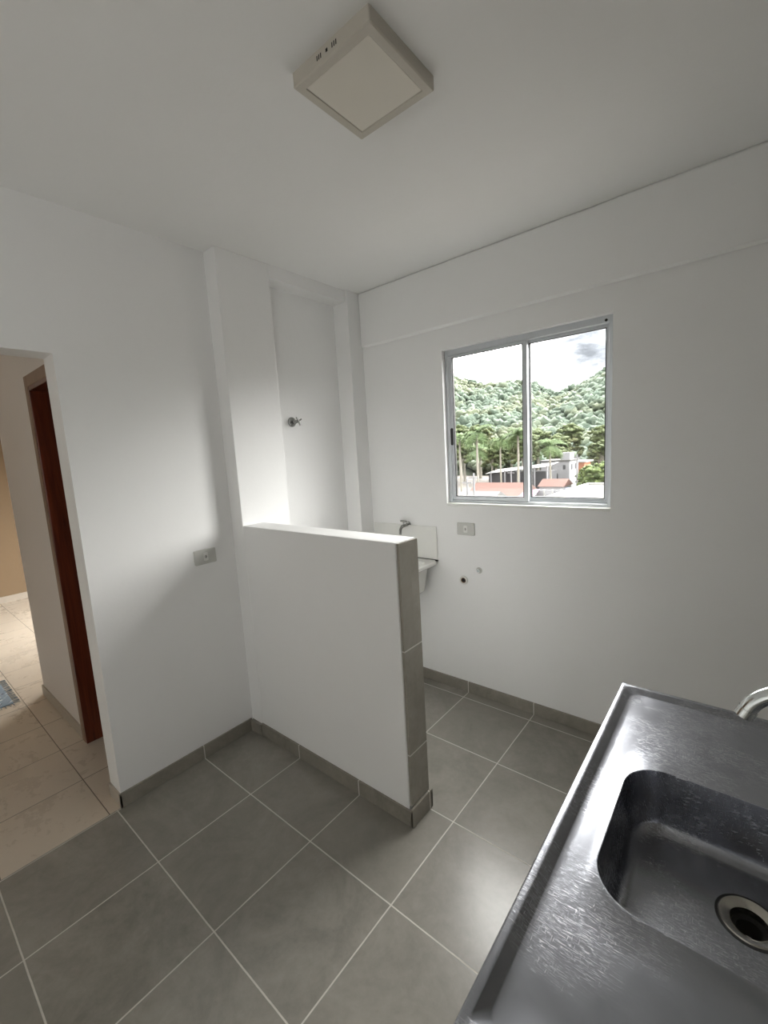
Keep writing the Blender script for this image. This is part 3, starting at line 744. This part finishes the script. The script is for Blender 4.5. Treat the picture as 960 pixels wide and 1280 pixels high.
bm = bmesh.new(); vs = [bm.verts.new(p) for p in ((-17.1, 41, -3.5), (-15.4, 41, -3.4), (-15.6, 43, -2.9), (-17.0, 43, -3.0))]; bm.faces.new(vs); bmesh.ops.solidify(bm, geom=bm.faces[:], thickness=.08)
t = house('awning', (-16.2, 42, GZ), 'pink awning just right of the middle window stile', 'awning'); obj('canopy', bm, M['pink'], t)
for x in (-17.0, -15.5): obj('post', bx(x-.04, x+.04, 41.05, 41.13, GZ, -3.45), M['pole'], t)
bm = bmesh.new(); lathe(bm, (-14.0, 47, -4.2), (0, 0, 1), [(-2.8, 0), (-2.8, .35), (.9, .35), (1.0, .3), (1.0, 0)], 16)
tag(obj('water_tank', bm, M['blue'], loc=(-14, 47, GZ), smooth=True), 'small blue water tank left of the flat roof', 'water tank')
bm = bmesh.new(); lathe(bm, (-7.9, 40, -3.12), (0, 0, 1), [(0, 0), (0, .16), (.5, .2), (.9, .12), (1.05, .13), (1.15, 0)], 12)
tag(obj('roof_chimney', bm, M['orange'], loc=(-7.9, 40, -3.12), smooth=True), 'small terracotta vent standing on the yellowish flat roof', 'chimney')
for (x, y, zt_, lb) in ((-18.7, 35.2, -.7, 'thin utility pole in front of the grey shed'), (-19.6, 35.6, -1.2, 'shorter pole at the far left of the left pane'), (-17.6, 62.6, -.2, 'grey utility pole right of the white house'), (-24.6, 57, -1.8, 'pole among the red roofs, left pane')):
    t = tag(empty('utility_pole', (x, y, GZ)), lb, 'pole')
    bm = bmesh.new(); tube(bm, [(x, y, GZ), (x, y, zt_)], [.13, .08], 8); obj('shaft', bm, M['pole'], t, smooth=True)
    obj('crossarm', bx(x-.5, x+.5, y-.1, y-.02, zt_-.45, zt_-.35), M['pole'], t)

# ------------------------------------------------------------------ light
w = bpy.data.worlds.new('sky'); sc.world = w; w.use_nodes = True; t = w.node_tree
bg = t.nodes['Background']
tc = N(t, 'ShaderNodeTexCoord').outputs['Generated']
mp = N(t, 'ShaderNodeMapping'); t.links.new(tc, mp.inputs[0]); mp.inputs['Scale'].default_value = (1, 1, 2.6); mp.inputs['Location'].default_value = (.35, .1, .25)
n1 = noisen(t, 2.6, mp.outputs[0], 7, .55, .3)
# overcast sky: brightest where the veiled sun stands, on the side the window faces
SKY_BASE, SKY_GLOW = 1.9, 12.0
gd = N(t, 'ShaderNodeVectorMath', operation='DOT_PRODUCT'); t.links.new(tc, gd.inputs[0]); gd.inputs[1].default_value = Vector((.26, .82, .46)).normalized()
gl = mathn(t, 'POWER', mathn(t, 'MAXIMUM', gd.outputs['Value'], 0.0), 1.7)
zz = N(t, 'ShaderNodeSeparateXYZ'); t.links.new(tc, zz.inputs[0])
up = ramp(t, zz.outputs[2], .0, .12)
cl = mathn(t, 'SUBTRACT', 1.0, mathn(t, 'MULTIPLY', ramp(t, n1, .52, .66), .5))
stg = mathn(t, 'ADD', SKY_BASE, mathn(t, 'MULTIPLY', mathn(t, 'MULTIPLY', gl, up), SKY_GLOW))
bg.inputs['Color'].default_value = (.93, .965, 1, 1)
cd = N(t, 'ShaderNodeVectorMath', operation='DISTANCE')       # one thin grey-blue cloud low over the hills
t.links.new(tc, cd.inputs[0]); cd.inputs[1].default_value = (-.245, .953, .172)
wisp = mathn(t, 'ADD', cd.outputs['Value'], mathn(t, 'MULTIPLY', mathn(t, 'SUBTRACT', noisen(t, 9, mp.outputs[0], 6, .6), .5), .22))
wisp = ramp(t, wisp, .0, .13, (1, 1, 1), (0, 0, 0))
t.links.new(mixc(t, wisp, (1, .983, .96), (.84, .90, 1)), bg.inputs['Color'])
keep = mathn(t, 'POWER', .026, wisp)
t.links.new(mathn(t, 'MULTIPLY', mathn(t, 'MULTIPLY', stg, cl), keep), bg.inputs['Strength'])
def portal(x0, x1, z0, z1, y):
    a = bpy.data.lights.new('window_portal', 'AREA'); a.shape = 'RECTANGLE'; a.size = x1-x0; a.size_y = z1-z0; a.cycles.is_portal = True
    o = bpy.data.objects.new('window_portal', a); COL.objects.link(o); o.location = ((x0+x1)/2, y, (z0+z1)/2)
    o.rotation_euler = (-PI/2, 0, 0)
portal(WX0, WX1, WZ0, WZ1, YW+.15)
portal(BX0, BX1, 0, BZ1, YW+.15)
a = bpy.data.lights.new('window_portal', 'AREA'); a.shape = 'RECTANGLE'; a.size = KZ1-KZ0; a.size_y = KY1-KY0; a.cycles.is_portal = True
o = bpy.data.objects.new('window_portal', a); COL.objects.link(o); o.location = (XR+.16, (KY0+KY1)/2, (KZ0+KZ1)/2); o.rotation_euler = (0, PI/2, 0)  # sampling portal of the added right-wall window

# ------------------------------------------------------------------ camera
cam = bpy.data.cameras.new('camera'); co = bpy.data.objects.new('camera', cam); COL.objects.link(co); sc.camera = co
cam.sensor_fit = 'VERTICAL'; cam.sensor_height = 36; cam.lens = 15.285; cam.clip_start = .02; cam.clip_end = 1000
Rr = ((.77129201, .63389561, -.05731487), (.04331584, -.14211792, -.98890153), (-.63500581, .7602492, -.13707214))
m = Matrix(((Rr[0][0], -Rr[1][0], -Rr[2][0], 0), (Rr[0][1], -Rr[1][1], -Rr[2][1], 0), (Rr[0][2], -Rr[1][2], -Rr[2][2], 0), (0, 0, 0, 1)))
co.matrix_world = Matrix.Translation((0, 0, 1.6593)) @ m

v = sc.view_settings; sc.display_settings.display_device = 'sRGB'
v.view_transform = 'Standard'; v.look = 'None'; v.gamma = 1; v.use_curve_mapping = False; v.exposure = 1.38
cy = sc.cycles; cy.max_bounces = 9; cy.diffuse_bounces = 7; cy.glossy_bounces = 4; cy.use_adaptive_sampling = True; cy.adaptive_threshold = .02; cy.transparent_max_bounces = 12
cy.caustics_reflective = False; cy.caustics_refractive = False; cy.use_denoising = True; cy.sample_clamp_indirect = 6
